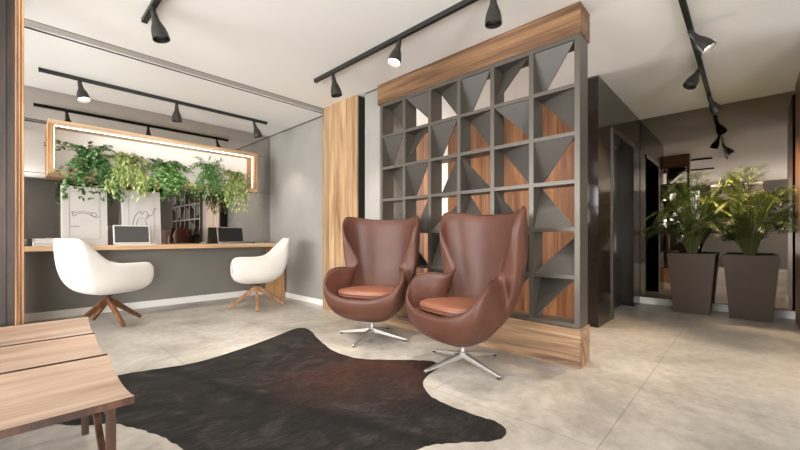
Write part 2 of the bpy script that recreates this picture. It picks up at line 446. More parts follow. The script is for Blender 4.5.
# corridor behind the divider
wb = MB(); wb.box(4.10,1.30,0, 4.25,4.8,H)
struct(wb.build('wall_corridor', M['wall_wood']))
struct(MB().box(4.085,2.99,0, 4.10,3.13,H).build('trim_4', M['white_paint']))
w = MB(); w.box(2.98,4.8,0, 3.08,4.95,H); w.box(4.02,4.8,0, 4.3,4.95,H); w.box(3.08,4.8,0, 4.02,4.95,0.5); w.box(3.08,4.8,2.45, 4.02,4.95,H)
struct(w.build('wall_corridor_end', M['grey_wall']))
wf = MB()
for x in (3.08, 3.97): wf.box(x,4.86,0.5, x+0.05,4.92,2.45)
for z in (0.5, 2.40): wf.box(3.08,4.862,z, 4.02,4.918,z+0.05)
struct(wf.build('added_passage_window', M['black']))  # unseen window, added to bring light onto the passage ceiling
# dark granite lift wall
LX0, LX1, LZ = 4.60, 5.62, 2.08
w = MB()
w.box(4.05,1.10,0, LX0,1.30,H-0.02); w.box(LX1,1.10,0, 6.0,1.30,H-0.02); w.box(LX0,1.10,LZ, LX1,1.30,H-0.02)
struct(w.build('wall_lift', M['stone']))
struct(MB().box(4.055,1.105,H-0.02, 6.0,1.30,H).build('trim_5', M['shadow_gap']))
struct(MB().box(LX0,1.24,0, (LX0+LX1)/2-0.003,1.27,LZ).build('door_1', M['steel'], bevel=0.003))
struct(MB().box((LX0+LX1)/2+0.003,1.24,0, LX1,1.27,LZ).build('door_2', M['steel'], bevel=0.003))
tr = MB(); tr.box(LX0-0.05,1.088,0, LX0,1.10,LZ+0.05); tr.box(LX0,1.088,LZ, LX1,1.10,LZ+0.05)
struct(tr.build('trim_6', M['steel']))
# end wall, near right wall
struct(MB().box(6.02,-3.2,0, 6.2,1.3,H).build('wall_end', M['dark_wall']))
struct(MB().box(5.985,-0.38,0, 6.02,1.10,0.085).build('baseboard_end', M['white_paint']))
struct(MB().box(4.3,-0.55,0, 6.02,-0.40,H).build('wall_near', M['grey_wall']))
struct(MB().box(5.2,-0.55,0, 5.82,-0.362,H).build('wall_near_pillar', M['wall_wood']))
bn = MB(); bn.box(5.82,-0.40,0, 6.0,-0.386,0.085); bn.box(4.3,-0.40,0, 5.2,-0.386,0.085)
struct(bn.build('baseboard_near', M['white_paint']))

# ------------------------------------------------------------------ mirrors
mr = thing('wall_mirror', 'large smoked mirror wall in three tiers above the long desk', 'mirror', (1.3, YD, 0))
for z0, z1 in ((0.822,1.618),(1.624,2.198),(2.204,2.548)):
    MB().box(-2.25,-0.004,z0, XW-1.3-0.004,0.018,z1).build('mirror_panel', M['mirror'], mr)
sm = MB()
for z in (1.618, 2.198): sm.box(-2.25,-0.002,z, XW-1.304,0.018,z+0.006)
sm.box(XW-1.304,-0.006,0.822, XW-1.301,0.018,2.548)
sm.build('joint', M['seam'], mr)
m2 = thing('corridor_mirror', 'floor to ceiling mirror behind the two potted palms', 'mirror', (6.0, 0.36, 0))
MB().box(-0.002,-0.755,0.088, 0.018,0.735,H-0.004).build('mirror_panel', M['mirror2'], m2)

# ------------------------------------------------------------------ desk
dk = thing('long_desk', 'long oak topped desk running under the mirror wall', 'desk', (1.4, 5.37, 0))
MB().box(-1.45,-0.27,0.772, 1.44,0.272,0.82).build('desk_top', M['oak_x'], dk, bevel=0.003)
for x in (-1.40, 1.37):
    MB().box(x,-0.26,0, x+0.055,0.262,0.771).build('leg_panel', M['oak_z'], dk, bevel=0.003)

# ------------------------------------------------------------------ planter box on the mirror
bx = thing('planter_box', 'long oak framed shelf box with lit edges holding trailing plants', 'shelf', (1.375, 5.645, 1.59))
BW, BH, BD, T = 1.135, 0.575, 0.30, 0.045
f = MB()
MB().box(-BW,-BD,BH-T, BW,-0.002,BH).build('top_board', M['oak_x'], bx)
MB().box(-BW,-BD,0, BW,-0.002,T).build('bottom_board', M['oak_x'], bx)
for s in (-1, 1):
    x = -BW if s < 0 else BW-T
    MB().box(x,-BD,T, x+T,-0.002,BH-T).build('side_board', M['oak_z'], bx)
MB().box(-BW+T,-0.03,T, BW-T,-0.002,BH-T).build('back_panel', M['white_paint'], bx)
ls = MB().box(-BW+T+0.01,-BD+0.067,BH-T-0.008, BW-T-0.01,-BD+0.075,BH-T)
ls.build('led_strip', M['led'], bx)
for s in (-1, 1):
    x = -BW+T if s < 0 else BW-T-0.012
    MB().box(x,-BD+0.067,T+0.02, x+0.008,-BD+0.075,BH-T-0.014).build('led_strip', M['led'], bx)

def leaf_geo(mb, p, d, up, L, W, mi=0, curl=0.25):
    d = d.normalized(); s = d.cross(up)
    s = s.normalized() if s.length > 1e-4 else Vector((1,0,0))
    n = s.cross(d)
    pts = [p, p+d*L*0.35+s*W*0.5+n*W*0.12, p+d*L*0.35-s*W*0.5+n*W*0.12, p+d*L*0.75+s*W*0.36-n*L*curl*0.35,
           p+d*L*0.75-s*W*0.36-n*L*curl*0.35, p+d*L-n*L*curl, p+d*L*0.35, p+d*L*0.75-n*L*curl*0.42]
    mb.add(pts, [(0,1,6),(0,6,2),(1,3,7,6),(2,6,7,4),(3,5,7),(4,7,5)], mi)

def trailing_plant(x, kind, label, seed):
    rnd = random.Random(seed)
    t = thing('trailing_plant', label, 'plant', (x, 5.47, 1.59+T), 0, 'trailing plants in the lit shelf box')
    potm = M['pot_black'] if kind == 'ivy' else M['pot_white']
    MB().lathe([(0.055,0),(0.07,0.05),(0.078,0.11),(0.07,0.112),(0.066,0.10)], 20).build('pot', potm, t, smooth=True, auto=50)
    fo = MB(); st = MB()
    spec = {'deep':  (60, 0.38, 0.046, 0.038, M['leaf_deep'], 0.29, 0.23),
            'lime':  (60, 0.32, 0.074, 0.020, M['leaf_lime'], 0.23, 0.17),
            'ivy':   (52, 0.34, 0.044, 0.038, M['leaf_mid'], 0.25, 0.16),
            'fern':  (64, 0.34, 0.048, 0.016, M['leaf_fern'], 0.22, 0.26),
            'cactus':(62, 0.31, 0.066, 0.016, M['leaf_lime'], 0.31, 0.13)}[kind]
    ns, reach, L, W, lm, drop, rise = spec
    for i in range(ns):
        a = rnd.uniform(0, 2*PI)
        hx = math.cos(a)*reach*rnd.uniform(0.15,1.0)*0.84
        hy = -abs(math.sin(a))*0.24*rnd.uniform(0.5,1.0) + rnd.uniform(0,0.05)
        hang = rnd.random() < 0.62
        P0 = Vector((rnd.uniform(-.04,.04), rnd.uniform(-.04,.03), 0.10))
        if hang:
            hy = -rnd.uniform(0.145, 0.20)
            P1 = Vector((hx*0.4, hy*0.8, 0.12+rnd.uniform(0.02,rise)))
            P2 = Vector((hx*0.9, hy*1.12, 0.04)); P3 = Vector((hx*1.05, hy*1.08, -drop*rnd.uniform(0.15,1.0)))
        else:
            P1 = Vector((hx*0.3, hy*0.3, 0.16+rise*0.5)); P2 = Vector((hx*0.8, hy*0.6, 0.12+rise*rnd.uniform(.6,1.1)))
            P3 = Vector((hx*1.2, hy*0.9, 0.08+rise*rnd.uniform(0.0,1.15)))
        pts = []
        for k in range(13):
            u = k/12
            pts.append(P0*(1-u)**3+P1*3*u*(1-u)**2+P2*3*u*u*(1-u)+P3*u**3)
        st.tube(pts, 0.0016, 4)
        for k in range(2, 13):
            for rep in range(2):
                if rnd.random() < 0.12: continue
                tdir = (pts[k]-pts[k-1]).normalized()
                side = Vector((rnd.uniform(-1,1), rnd.uniform(-1,.35), rnd.uniform(-.6,.5)))
                d = (tdir*(0.9 if kind in ('lime','cactus') else 0.35) + side*0.8)
                q = pts[k]
                if d.y > 0 and q.y > 0.02: d.y = -d.y
                leaf_geo(fo, q, d, Vector((rnd.uniform(-.4,.4),-0.4,1)), L*rnd.uniform(.7,1.25), W*rnd.uniform(.8,1.25))
    fo.build('foliage', lm, t, recalc=False)
    st.build('stems', M['stem'], t)
    return t
trailing_plant(0.60, 'deep', 'dark green trailing plant at the far left of the lit shelf box', 1)
trailing_plant(0.94, 'lime', 'lime green narrow leaved plant, second from left in the shelf box', 2)
trailing_plant(1.36, 'ivy', 'green ivy in a black pot, in the middle of the lit shelf box', 3)
trailing_plant(1.86, 'fern', 'mid green feathery fern beside the rightmost plant in the shelf box', 4)
trailing_plant(2.20, 'cactus', 'yellow green hanging plant at the far right of the lit shelf box', 5)

# ------------------------------------------------------------------ things on the desk
DZ = 0.82
def picture(x, label, kind):
    t = thing('framed_picture', label, 'picture', (x, 5.548, DZ), 0, 'framed line drawings on the desk')
    t.rotation_euler = (math.radians(-6.0), 0, 0)
    wv, hv = 0.205, 0.685
    MB().box(-wv,0,0, wv,0.014,hv).build('frame', M['frame_white'], t, bevel=0.002)
    MB().box(-wv+0.012,-0.002,0.012, wv-0.012,0.0,hv-0.012).build('paper_sheet', M['paper'], t)
    ln = MB(); a, b0, b1 = 0.135, 0.07, 0.62
    for q0, q1 in (((-a,b0),(a,b0)),((a,b0),(a,b1)),((a,b1),(-a,b1)),((-a,b1),(-a,b0))):
        ln.tube([(q0[0],-0.003,q0[1]),(q1[0],-0.003,q1[1])], 0.0012, 4)
    ln.build('border_line', M['ink'], t)
    dr = MB()
    if kind == 0:
        curve = [(-.115,.39),(-.10,.335),(-.07,.36),(-.03,.375),(.03,.365),(.06,.345),(.09,.335),(.105,.36),(.075,.385),(.06,.355),(.10,.325),(.13,.345)]
        dr.tube([(p[0],-0.003,p[1]) for p in catmull(curve, 8)], 0.0024, 5)
        dr.tube([(p[0],-0.003,p[1]) for p in catmull([(-.10,.395),(-.085,.375),(-.04,.392),(.03,.385),(.06,.38)], 8)], 0.0020, 5)
        for k in range(5):
            dr.box(-.125+k*.016,-0.0035,0.213, -.115+k*.016,-0.002,0.222)
    else:
        curve = [(-.10,.20),(-.095,.27),(-.07,.36),(-.02,.42),(.0,.385),(.03,.42),(.065,.40),(.075,.36),(.05,.33),(.06,.375),(.10,.37),(.125,.42),(.145,.47),(.165,.455)]
        dr.tube([(p[0],-0.003,p[1]) for p in catmull(curve, 8)], 0.0024, 5)
        dr.tube([(p[0],-0.003,p[1]) for p in catmull([(-.06,.20),(-.055,.28),(-.02,.335),(.02,.33),(.045,.28),(.05,.2)], 8)], 0.0022, 5)
    dr.build('line_drawing', M['ink'], t)
    return t
picture(0.56, 'white framed line drawing standing behind the books and left chair', 0)
picture(1.11, 'white framed line drawing standing behind the silver laptop', 1)

def laptop(x, label, case, scr, ang):
    t = thing('laptop', label, 'laptop', (x, 5.30, DZ), 0, 'laptops on the long desk')
    MB().box(-0.185,-0.13,0, 0.185,0.125,0.014).build('base', case, t, bevel=0.004)
    kb = MB()
    for r in range(5):
        for c in range(12):
            kb.box(-0.165+c*0.0276,0.02-r*0.0+0.018*(r-1.2),0.0135, -0.165+c*0.0276+0.023,0.02+0.018*(r-1.2)+0.014,0.016)
    kb.build('keyboard', M['keys'], t)
    lid = bpy.data.objects.new('lid_hinge', None)
    ld = MB().box(-0.185,0,0.0, 0.185,0.009,0.232).build('lid', case, t, bevel=0.003)
    ld.location = (0,0.126,0.012); ld.rotation_euler = (math.radians(-ang),0,0)
    MB().box(-0.170,-0.002,0.018, 0.170,0.0,0.218).build('screen', scr, ld)
    bpy.data.objects.remove(lid)
    return t
laptop(0.985, 'open silver laptop on the desk between the two white chairs', M['silver'], M['screen'], 12)
laptop(2.16, 'open laptop with a black screen at the right end of the long desk', M['graphite'], M['screen_dark'], 12)

def book(x, y, z, w, d, h, rz, label, cover, group):
    t = thing('book', label, 'book', (x,y,z), rz, group)
    c = MB(); c.box(-w/2,-d/2,0, w/2,d/2,0.003); c.box(-w/2,-d/2,h-0.003, w/2,d/2,h); c.box(-w/2,-d/2,0.003, -w/2+0.003,d/2,h-0.003)
    c.build('cover', cover, t)
    MB().box(-w/2+0.004,-d/2+0.004,0.0032, w/2-0.004,d/2-0.004,h-0.0032).build('pages', M['pages'] if cover is not M['cover_white'] else M['paper'], t)
    return t
book(0.255,5.44,DZ,0.25,0.17,0.042,0.03,'thick white book at the bottom of the pair by the post',M['cover_white'],'white books on the left end of the desk')
book(0.245,5.44,DZ+0.042,0.21,0.155,0.034,-0.05,'thinner white book lying on top of the pair by the post',M['cover_white'],'white books on the left end of the desk')
book(2.52,5.42,DZ,0.17,0.21,0.016,0.1,'flat charcoal notebook beside the laptop with the black screen',M['notebook'],'notebooks on the right end of the desk')
book(2.72,5.46,DZ,0.15,0.21,0.013,-0.08,'flat charcoal notebook lying nearest the desk corner',M['notebook'],'notebooks on the right end of the desk')
ph = thing('pen_holder','small black pen holder beside the white books','pen holder',(0.095,5.44,DZ))
MB().lathe([(0.028,0),(0.03,0.004),(0.03,0.075),(0.027,0.075),(0.026,0.01)],20).build('cup', M['black'], ph, smooth=True, auto=40)

# ------------------------------------------------------------------ shell seats
def shell(keys, B, thick, per=8, rows=22, s=1.0):
    """keys: half rim from rear centre to front centre: (R, P1, P2); mirrored and swept from the bottom point B"""
    flat = [tuple(R)+tuple(a)+tuple(b) for R, a, b in keys]
    mir = [tuple((-v if i % 3 == 0 else v) for i, v in enumerate(k)) for k in flat[-2:0:-1]]
    ring = catmull(flat + mir, per, closed=True)
    n = len(ring); B = Vector(B)
    rowsv = []
    for r in range(1, rows+1):
        u = r/rows; row = []
        for k in ring:
            R, a, b = Vector(k[0:3]), Vector(k[3:6]), Vector(k[6:9])
            row.append(B*(1-u)**3 + a*3*u*(1-u)**2 + b*3*u*u*(1-u) + R*u**3)
        rowsv.append(row)
    # normals on the outside
    def nrm(i, j):
        du = rowsv[min(i+1,rows-1)][j] - rowsv[max(i-1,0)][j]
        dv = rowsv[i][(j+1)%n] - rowsv[i][(j-1)%n]
        return dv.cross(du).normalized()
    c = Vector((0,0,0))
    sgn = 1 if nrm(rows//2, 0).dot(rowsv[rows//2][0]-Vector((0,0,rowsv[rows//2][0].z))) > 0 else -1
    inner = []
    for i in range(rows):
        inner.append([rowsv[i][j] - nrm(i,j)*sgn*thick*(0.55+0.45*min(1,(rows-1-i)/3)) for j in range(n)])
    rim = []
    for j in range(n):
        i = rows-1; m = (rowsv[i][j]+inner[i][j])*0.5
        du = (rowsv[i][j]-rowsv[i-1][j]).normalized()
        rim.append(m + du*thick*0.28)
    mb = MB(); vs = [B]; fs = []
    for row in rowsv: vs += row
    ri = len(vs); vs += rim; ii = len(vs)
    for row in inner: vs += row
    bi = len(vs); vs.append(B + Vector((0,0,thick)))
    O = lambda i,j: 1+i*n+(j%n)
    I = lambda i,j: ii+i*n+(j%n)
    for j in range(n):
        fs.append((0,O(0,j),O(0,j+1))); fs.append((bi,I(0,j+1),I(0,j)))
        for i in range(rows-1):
            fs.append((O(i,j),O(i+1,j),O(i+1,j+1),O(i,j+1)))
            fs.append((I(i,j+1),I(i+1,j+1),I(i+1,j),I(i,j)))
        fs.append((O(rows-1,j),ri+j,ri+(j+1)%n,O(rows-1,j+1)))
        fs.append((ri+j,I(rows-1,j),I(rows-1,j+1),ri+(j+1)%n))
    mb.add([Vector(v)*s for v in vs], fs)
    return mb, [v*s for v in rim], [[v*s for v in r] for r in inner], [[v*s for v in r] for r in rowsv]

def pad(outline, z0, z1, crown=0.02, edge=0.018, n_in=6):
    """soft cushion from a closed outline (list of (x,y)); z0/z1 may be functions of (x,y)"""
    cx = sum(p[0] for p in outline)/len(outline); cy = sum(p[1] for p in outline)/len(outline)
    f0 = z0 if callable(z0) else (lambda x,y: z0); f1 = z1 if callable(z1) else (lambda x,y: z1)
    n = len(outline); vs = []; fs = []
    rings = [(0.06,0,0),(0.5,0,0),(0.93,0,0),(0.985,0,edge*0.35),(1.0,0,edge)]
    prof = []
    for sc in (0.05,0.5,0.93): prof.append((sc,0,0.0))
    prof += [(0.985,0,edge*0.3),(1.0,0,edge)]
    prof += [(1.0,1,-edge),(0.985,1,-edge*0.3)]
    for sc in (0.93,0.7,0.45,0.2,0.05): prof.append((sc,1,crown*(1-sc*sc)))
    for sc, top, dz in prof:
        for x, y in outline:
            px, py = cx+(x-cx)*sc, cy+(y-cy)*sc
            vs.append((px,py,(f1 if top else f0)(px,py)+dz))
    m = len(prof)
    for i in range(m-1):
        for k in range(n):
            fs.append((i*n+k,i*n+(k+1)%n,(i+1)*n+(k+1)%n,(i+1)*n+k))
    fs.append(tuple(range(n-1,-1,-1))); fs.append(tuple((m-1)*n+k for k in range(n)))
    return MB().add(vs, fs)

# egg lounge chair (local +Y is the way it faces)
EK = [((0,-.375,1.040),(0,-.30,.15),(0,-.49,.50)),
      ((.17,-.355,1.045),(.12,-.29,.15),(.22,-.47,.50)),
      ((.315,-.28,1.065),(.2,-.25,.15),(.37,-.39,.52)),
      ((.388,-.165,1.055),(.24,-.19,.15),(.45,-.26,.53)),
      ((.362,-.095,.925),(.26,-.13,.15),(.46,-.18,.50)),
      ((.300,-.115,.765),(.28,-.07,.15),(.465,-.13,.46)),
      ((.258,-.115,.655),(.29,-.02,.15),(.465,-.06,.42)),
      ((.285,-.050,.600),(.3,.03,.15),(.47,.01,.38)),
      ((.355,.07,.605),(.3,.1,.15),(.465,.1,.36)),
      ((.408,.21,.580),(.3,.18,.15),(.45,.22,.34)),
      ((.405,.32,.505),(.28,.24,.15),(.43,.32,.30)),
      ((.33,.40,.425),(.22,.28,.15),(.34,.40,.26)),
      ((.18,.445,.376),(.12,.32,.155),(.19,.43,.24)),
      ((0,.455,.366),(0,.33,.155),(0,.44,.24))]
def _slim(K):
    out = []
    for i, (r, a, b) in enumerate(K):
        kx, ky = (1.0, 1.0) if i < 5 else ((0.95, 1.0) if i == 5 else ((0.90, 0.87) if i < 8 else (0.90, 0.74)))
        dy = 0.03 if i < 6 else 0.0
        out.append(((r[0]*kx, r[1]*ky+dy, r[2]), (a[0]*.88, a[1]*(.9 if a[1] < 0 else .8), a[2]), (b[0]*.89, b[1]*(.91 if b[1] < 0 else .78)+dy*.6, b[2])))
    return out
EK = _slim(EK)
def egg_chair(loc, rz, label):
    t = thing('egg_chair', label, 'chair', loc, rz, 'brown leather egg lounge chairs')
    S = 1.03
    mb, rim, inner, outer = shell(EK, (0,0.02,.15), 0.045, 8, 22, S)
    mb.build('shell', M['leather'], t, smooth=True)
    MB().tube(rim, 0.005, 6, closed=True).build('piping', M['piping'], t, smooth=True)
    # seat deck that closes the bowl, then the loose cushion
    out = []
    for j in range(len(inner[0])):
        col = [r[j] for r in inner]
        zt = 0.375
        best = None
        for a, b in zip(col, col[1:]):
            if (a.z-zt)*(b.z-zt) <= 0 and abs(b.z-a.z) > 1e-6:
                u = (zt-a.z)/(b.z-a.z); best = a.lerp(b,u); break
        if best is None: best = col[-1]
        out.append((best.x, best.y))
    z_seat = lambda x,y: 0.372 + 0.03*max(0,(y+0.1))
    pad([(x*0.985, (y-0.03)*0.985+0.025) for x, y in out], 0.30, z_seat, 0.0, 0.01).build('seat_deck', M['leather'], t, smooth=True)
    oc = []
    for k in range(56):
        a = 2*PI*k/56; ca, sa = math.cos(a), math.sin(a)
        ex = 0.62
        x = 0.275*math.copysign(abs(ca)**ex, ca); y = 0.035 + 0.255*math.copysign(abs(sa)**ex, sa)
        if y < 0: x *= 1-0.35*(-y/0.26)**1.5*0.6
        oc.append((x,y))
    zb = lambda x,y: 0.378 + 0.03*max(0,(y+0.1)); zt = lambda x,y: zb(x,y)+0.058
    pad(oc, zb, zt, 0.022, 0.018).build('seat_cushion', M['leather_seat'], t, smooth=True)
    pr = [(x*1.004,(y-.035)*1.004+.035, zb(x,y)+0.029) for x,y in oc]
    MB().tube(pr, 0.0045, 6, closed=True).build('cushion_seam', M['piping'], t, smooth=True)
    MB().lathe([(0.016,0.085),(0.016,0.135),(0.03,0.15),(0.08,0.165)], 20, c=(0,0.02,0)).build('stem', M['alu'], t, smooth=True, auto=40)
    hub = MB().lathe([(0.030,0.052),(0.034,0.06),(0.032,0.088),(0.022,0.094)], 20, c=(0,0.02,0))
    hub.build('hub', M['alu'], t, smooth=True, auto=40)
    for k in range(4):
        a = k*PI/2
        d = Vector((math.cos(a), math.sin(a), 0)); c = Vector((0,0.02,0))
        MB().beam(c+d*0.02+Vector((0,0,0.068)), c+d*0.345+Vector((0,0,0.016)), 0.044,0.036, 0.022,0.014).build('foot', M['alu'], t, bevel=0.004)
        MB().lathe([(0.012,0.0),(0.012,0.012)], 12, c=tuple(c+d*0.33)).build('glide', M['black'], t)
    return t
def face(deg):      # heading in degrees (world, from +X) to z rotation of a +Y facing model
    return math.radians(deg-90)
egg_chair((2.235,1.482,0.004), face(167), 'brown leather egg chair nearest the front, by the plinth end')
egg_chair((2.27,2.50,0.0), face(200), 'brown leather egg chair farther back, beside the timber pillar')

# white swivel tub chair
Z0 = .315
WK = [((0,-.40,.885),(0,-.28,Z0),(0,-.36,.44)),
      ((.16,-.392,.885),(.14,-.28,Z0),(.18,-.36,.44)),
      ((.225,-.35,.868),(.21,-.25,Z0),(.265,-.33,.44)),
      ((.25,-.25,.775),(.26,-.18,Z0),(.30,-.24,.43)),
      ((.275,-.14,.672),(.28,-.10,Z0),(.32,-.12,.42)),
      ((.295,-.03,.638),(.29,.0,Z0),(.335,.0,.42)),
      ((.305,.12,.634),(.29,.10,Z0),(.34,.14,.42)),
      ((.31,.255,.630),(.28,.19,Z0),(.335,.25,.42)),
      ((.302,.325,.585),(.26,.25,Z0),(.32,.32,.40)),
      ((.27,.34,.48),(.2,.27,Z0),(.27,.335,.38)),
      ((.14,.34,.425),(.1,.28,Z0+.01),(.15,.335,.37)),
      ((0,.34,.42),(0,.28,Z0+.01),(0,.335,.37))]
def tub_chair(loc, rz, label, legm, base_rot, rad=0.335):
    t = thing('tub_chair', label, 'chair', loc, rz, 'white upholstered swivel chairs at the desk')
    mb, rim, inner, outer = shell([tuple((q[0]*.94,q[1]*.94,q[2]) for q in k) for k in WK], (0,0.02,Z0), 0.055, 8, 18, 1.0)
    mb.build('shell', M['upholstery'], t, smooth=True)
    out = []
    for j in range(len(inner[0])):
        col = [r[j] for r in inner]; best = None
        for a, b in zip(col, col[1:]):
            if (a.z-.40)*(b.z-.40) <= 0 and abs(b.z-a.z) > 1e-6:
                best = a.lerp(b,(.40-a.z)/(b.z-a.z)); break
        if best is None: best = col[-1]
        out.append((best.x*0.985,(best.y-.02)*0.985+.02))
    pad(out, 0.36, 0.435, 0.02, 0.02).build('seat_cushion', M['upholstery'], t, smooth=True)
    MB().lathe([(0.05,Z0+0.0),(0.05,Z0-0.012),(0.022,Z0-0.02),(0.022,0.255)], 20, c=(0,0.02,0)).build('swivel', M['black'], t, smooth=True, auto=40)
    for k in range(4):
        a = base_rot + k*PI/2; d = Vector((math.cos(a), math.sin(a), 0)); c = Vector((0,0.02,0))
        MB().beam(c+d*0.004+Vector((0,0,0.262)), c+d*rad+Vector((0,0,0.018)), 0.034,0.062, 0.030,0.034).build('leg', legm, t, bevel=0.004)
    return t
tub_chair((0.655,4.87,0), face(24), 'white tub chair by the timber post, its back turned to the left', M['walnut'], math.radians(82), 0.315)
tub_chair((2.185,4.62,0), face(162), 'white tub chair near the grey side wall, facing left', M['oak_leg'], math.radians(-7), 0.345)

# ------------------------------------------------------------------ room divider
rd = thing('room_divider', 'lattice room divider with timber beam and plinth behind the egg chairs', 'room divider', (2.80, 1.83, 0))
def L(x, y, z): return (x-2.80, y-1.83, z)
MB().box(-0.105,-0.985,2.335, 0.105,1.07,H-0.002).build('top_beam', M['rustic'], rd, bevel=0.002)
MB().box(-0.105,-0.985,0, 0.105,1.005,0.275).build('plinth', M['rustic_low'], rd, bevel=0.003)
FX0, FX1 = -0.098, 0.072
ys = [0.842+0.026+i*0.330 for i in range(7)]            # post centres, near to far
zs = [0.293+i*0.3375 for i in range(7)]
lf = MB()
for i, y in enumerate(ys):
    lf.box(FX0, y-1.83-0.018, 0.275, FX1, y-1.83+0.018, 2.335)
for i, z in enumerate(zs):
    lf.box(FX0+0.001, ys[0]-1.83, z-0.014, FX1-0.001, ys[-1]-1.83, z+0.014)
lf.box(FX0+0.0005, ys[0]-1.83-0.0175, 2.300, FX1-0.0005, ys[-1]-1.83+0.0175, 2.3349)
lf.build('lattice_frame', M['lattice'], rd)
# rows from the top, columns from the far (left) end
PAT = ["BBBAAA", "AAABBB", "BACDBA", "CCCDDD", "ADDACC", "DCADAA"]
for r, row in enumerate(PAT):
    for c, k in enumerate(row):
        y0 = ys[5-c]+0.018-1.83; y1 = ys[6-c]-0.018-1.83      # near side (right in view), far side (left)
        zb = zs[5-r]+0.014; zt = zs[6-r]-0.014
        C = {'TL':(y1,zt),'TR':(y0,zt),'BL':(y1,zb),'BR':(y0,zb)}
        ids = {'A':('TL','TR','BL'),'B':('TR','BR','TL'),'C':('BR','TR','BL'),'D':('BL','BR','TL')}[k]
        xf, xb = FX0+0.012, FX1-0.02
        light = (r+c) % 2 == 0
        pts = []
        for n_, cid in enumerate(ids):
            # one corner sits at the back of the frame, the other two towards the front
            deep = {'A': ('BL' if not light else 'TL'), 'B': ('TL' if light else 'BR'), 'C': ('BL' if light else 'TR'), 'D': ('TL' if light else 'BL')}[k]
            x = xb if cid == deep else xf
            pts.append((x, C[cid][0], C[cid][1]))
        MB().prism(pts, (0.008,0,0)).build('infill_panel', M['panel'], rd)

# ------------------------------------------------------------------ coffee table
ct = thing('coffee_table', 'low timber coffee table of three dished boards in the left foreground', 'table', (-0.20, 2.30, 0))
TZ = 0.385
def dished(y0, y1, xr0, xr1, name='board'):
    n = 16; top = []; bot = []
    xs = [-0.62, -0.4, -0.2, 0.0, 0.15, 0.3, 0.4]
    vs = []; fs = []
    for layer in (0,1):
        for i in range(n+1):
            u = i/n; y = y0+(y1-y0)*u
            sag = 0.030*(1-(2*u-1)**2)
            xr = xr0+(xr1-xr0)*u
            for k in range(7):
                x = -0.62+(xr+0.62)*k/6
                z = TZ - sag - (0.024 if layer else 0)
                vs.append((x,y,z))
    m = (n+1)*7; mi = []
    def q(f, k): fs.append(f); mi.append(k)
    for i in range(n):
        for k in range(6):
            a = i*7+k
            q((a,a+1,a+8,a+7),0); q((m+a+7,m+a+8,m+a+1,m+a),1)
        q((i*7,i*7+7,m+i*7+7,m+i*7),1); q((i*7+6,m+i*7+6,m+i*7+13,i*7+13),1)
    for k in range(6):
        q((k,m+k,m+k+1,k+1),1); b = n*7+k; q((b,b+1,m+b+1,m+b),1)
    mb = MB().add(vs, fs); mb.m = mi
    return mb.build(name, [M['table_top'], M['table_leg']], ct, smooth=True, auto=35)
dished(-0.815,-0.215, 0.475,0.49); dished(-0.185,0.30, 0.49,0.50); dished(0.33,0.88, 0.505,0.535)
for x in (-0.50, 0.425):
    MB().box(x-0.011,-0.70,0.300, x+0.011,0.80,0.326).build('side_rail', M['table_leg'], ct, bevel=0.002)
    for y, zt_ in ((-0.725,0.343), (-0.06,0.325), (0.815,0.343)):
        MB().box(x-0.0125,y-0.017,0, x+0.0125,y+0.017,zt_).build('leg', M['table_leg'], ct, bevel=0.002)
    MB().beam((x,-0.22,0.31),(x,-0.70,0.03), 0.020,0.030).build('brace', M['table_leg'], ct, bevel=0.002)

# ------------------------------------------------------------------ cowhide rug
hp = [(0.10,3.02),(0.489,3.011),(0.693,2.957),(0.934,2.911),(1.307,3.009),(1.64,3.142),(1.90,3.262),(1.99,3.24),(1.985,3.10),(1.85,2.734),(1.756,2.386),
      (1.784,2.113),(1.93,1.92),(2.06,1.77),(2.112,1.66),(2.05,1.575),(1.902,1.545),(1.763,1.48),(1.66,1.355),(1.625,1.241),(1.622,1.045),
      (1.637,0.91),(1.597,0.83),(1.501,0.82),(1.4,0.902),(1.302,0.985),(1.217,1.03),(1.08,1.02),(0.95,0.90),(0.82,0.86),(0.70,0.95),(0.60,1.20),
      (0.54,1.50),(0.505,1.70),(0.49,1.83),(0.455,1.98),(0.40,2.12),(0.33,2.26),(0.20,2.37),(0.09,2.55),(0.04,2.80)]
hr = catmull(hp, 5, closed=True)
n = len(hr); vs = []
for lay, z in enumerate((0.0, 0.004)):
    for k, (x, y) in enumerate(hr):
        jt = 0.003*math.sin(k*2.3)+0.002*math.sin(k*5.1)
        vs.append((x+jt, y+jt*0.6, z))
fs = [(k,(k+1)%n,n+(k+1)%n,n+k) for k in range(n)]
rug = MB().add(vs, fs + [tuple(range(n,2*n)), tuple(range(n-1,-1,-1))]).build('cowhide_rug', M['fur'])
bmr = bmesh.new(); bmr.from_mesh(rug.data)
bmesh.ops.triangulate(bmr, faces=[f for f in bmr.faces if len(f.verts) > 4])
bmr.to_mesh(rug.data); bmr.free()
tag(rug, 'dark brown cowhide rug spread on the concrete floor', 'rug')

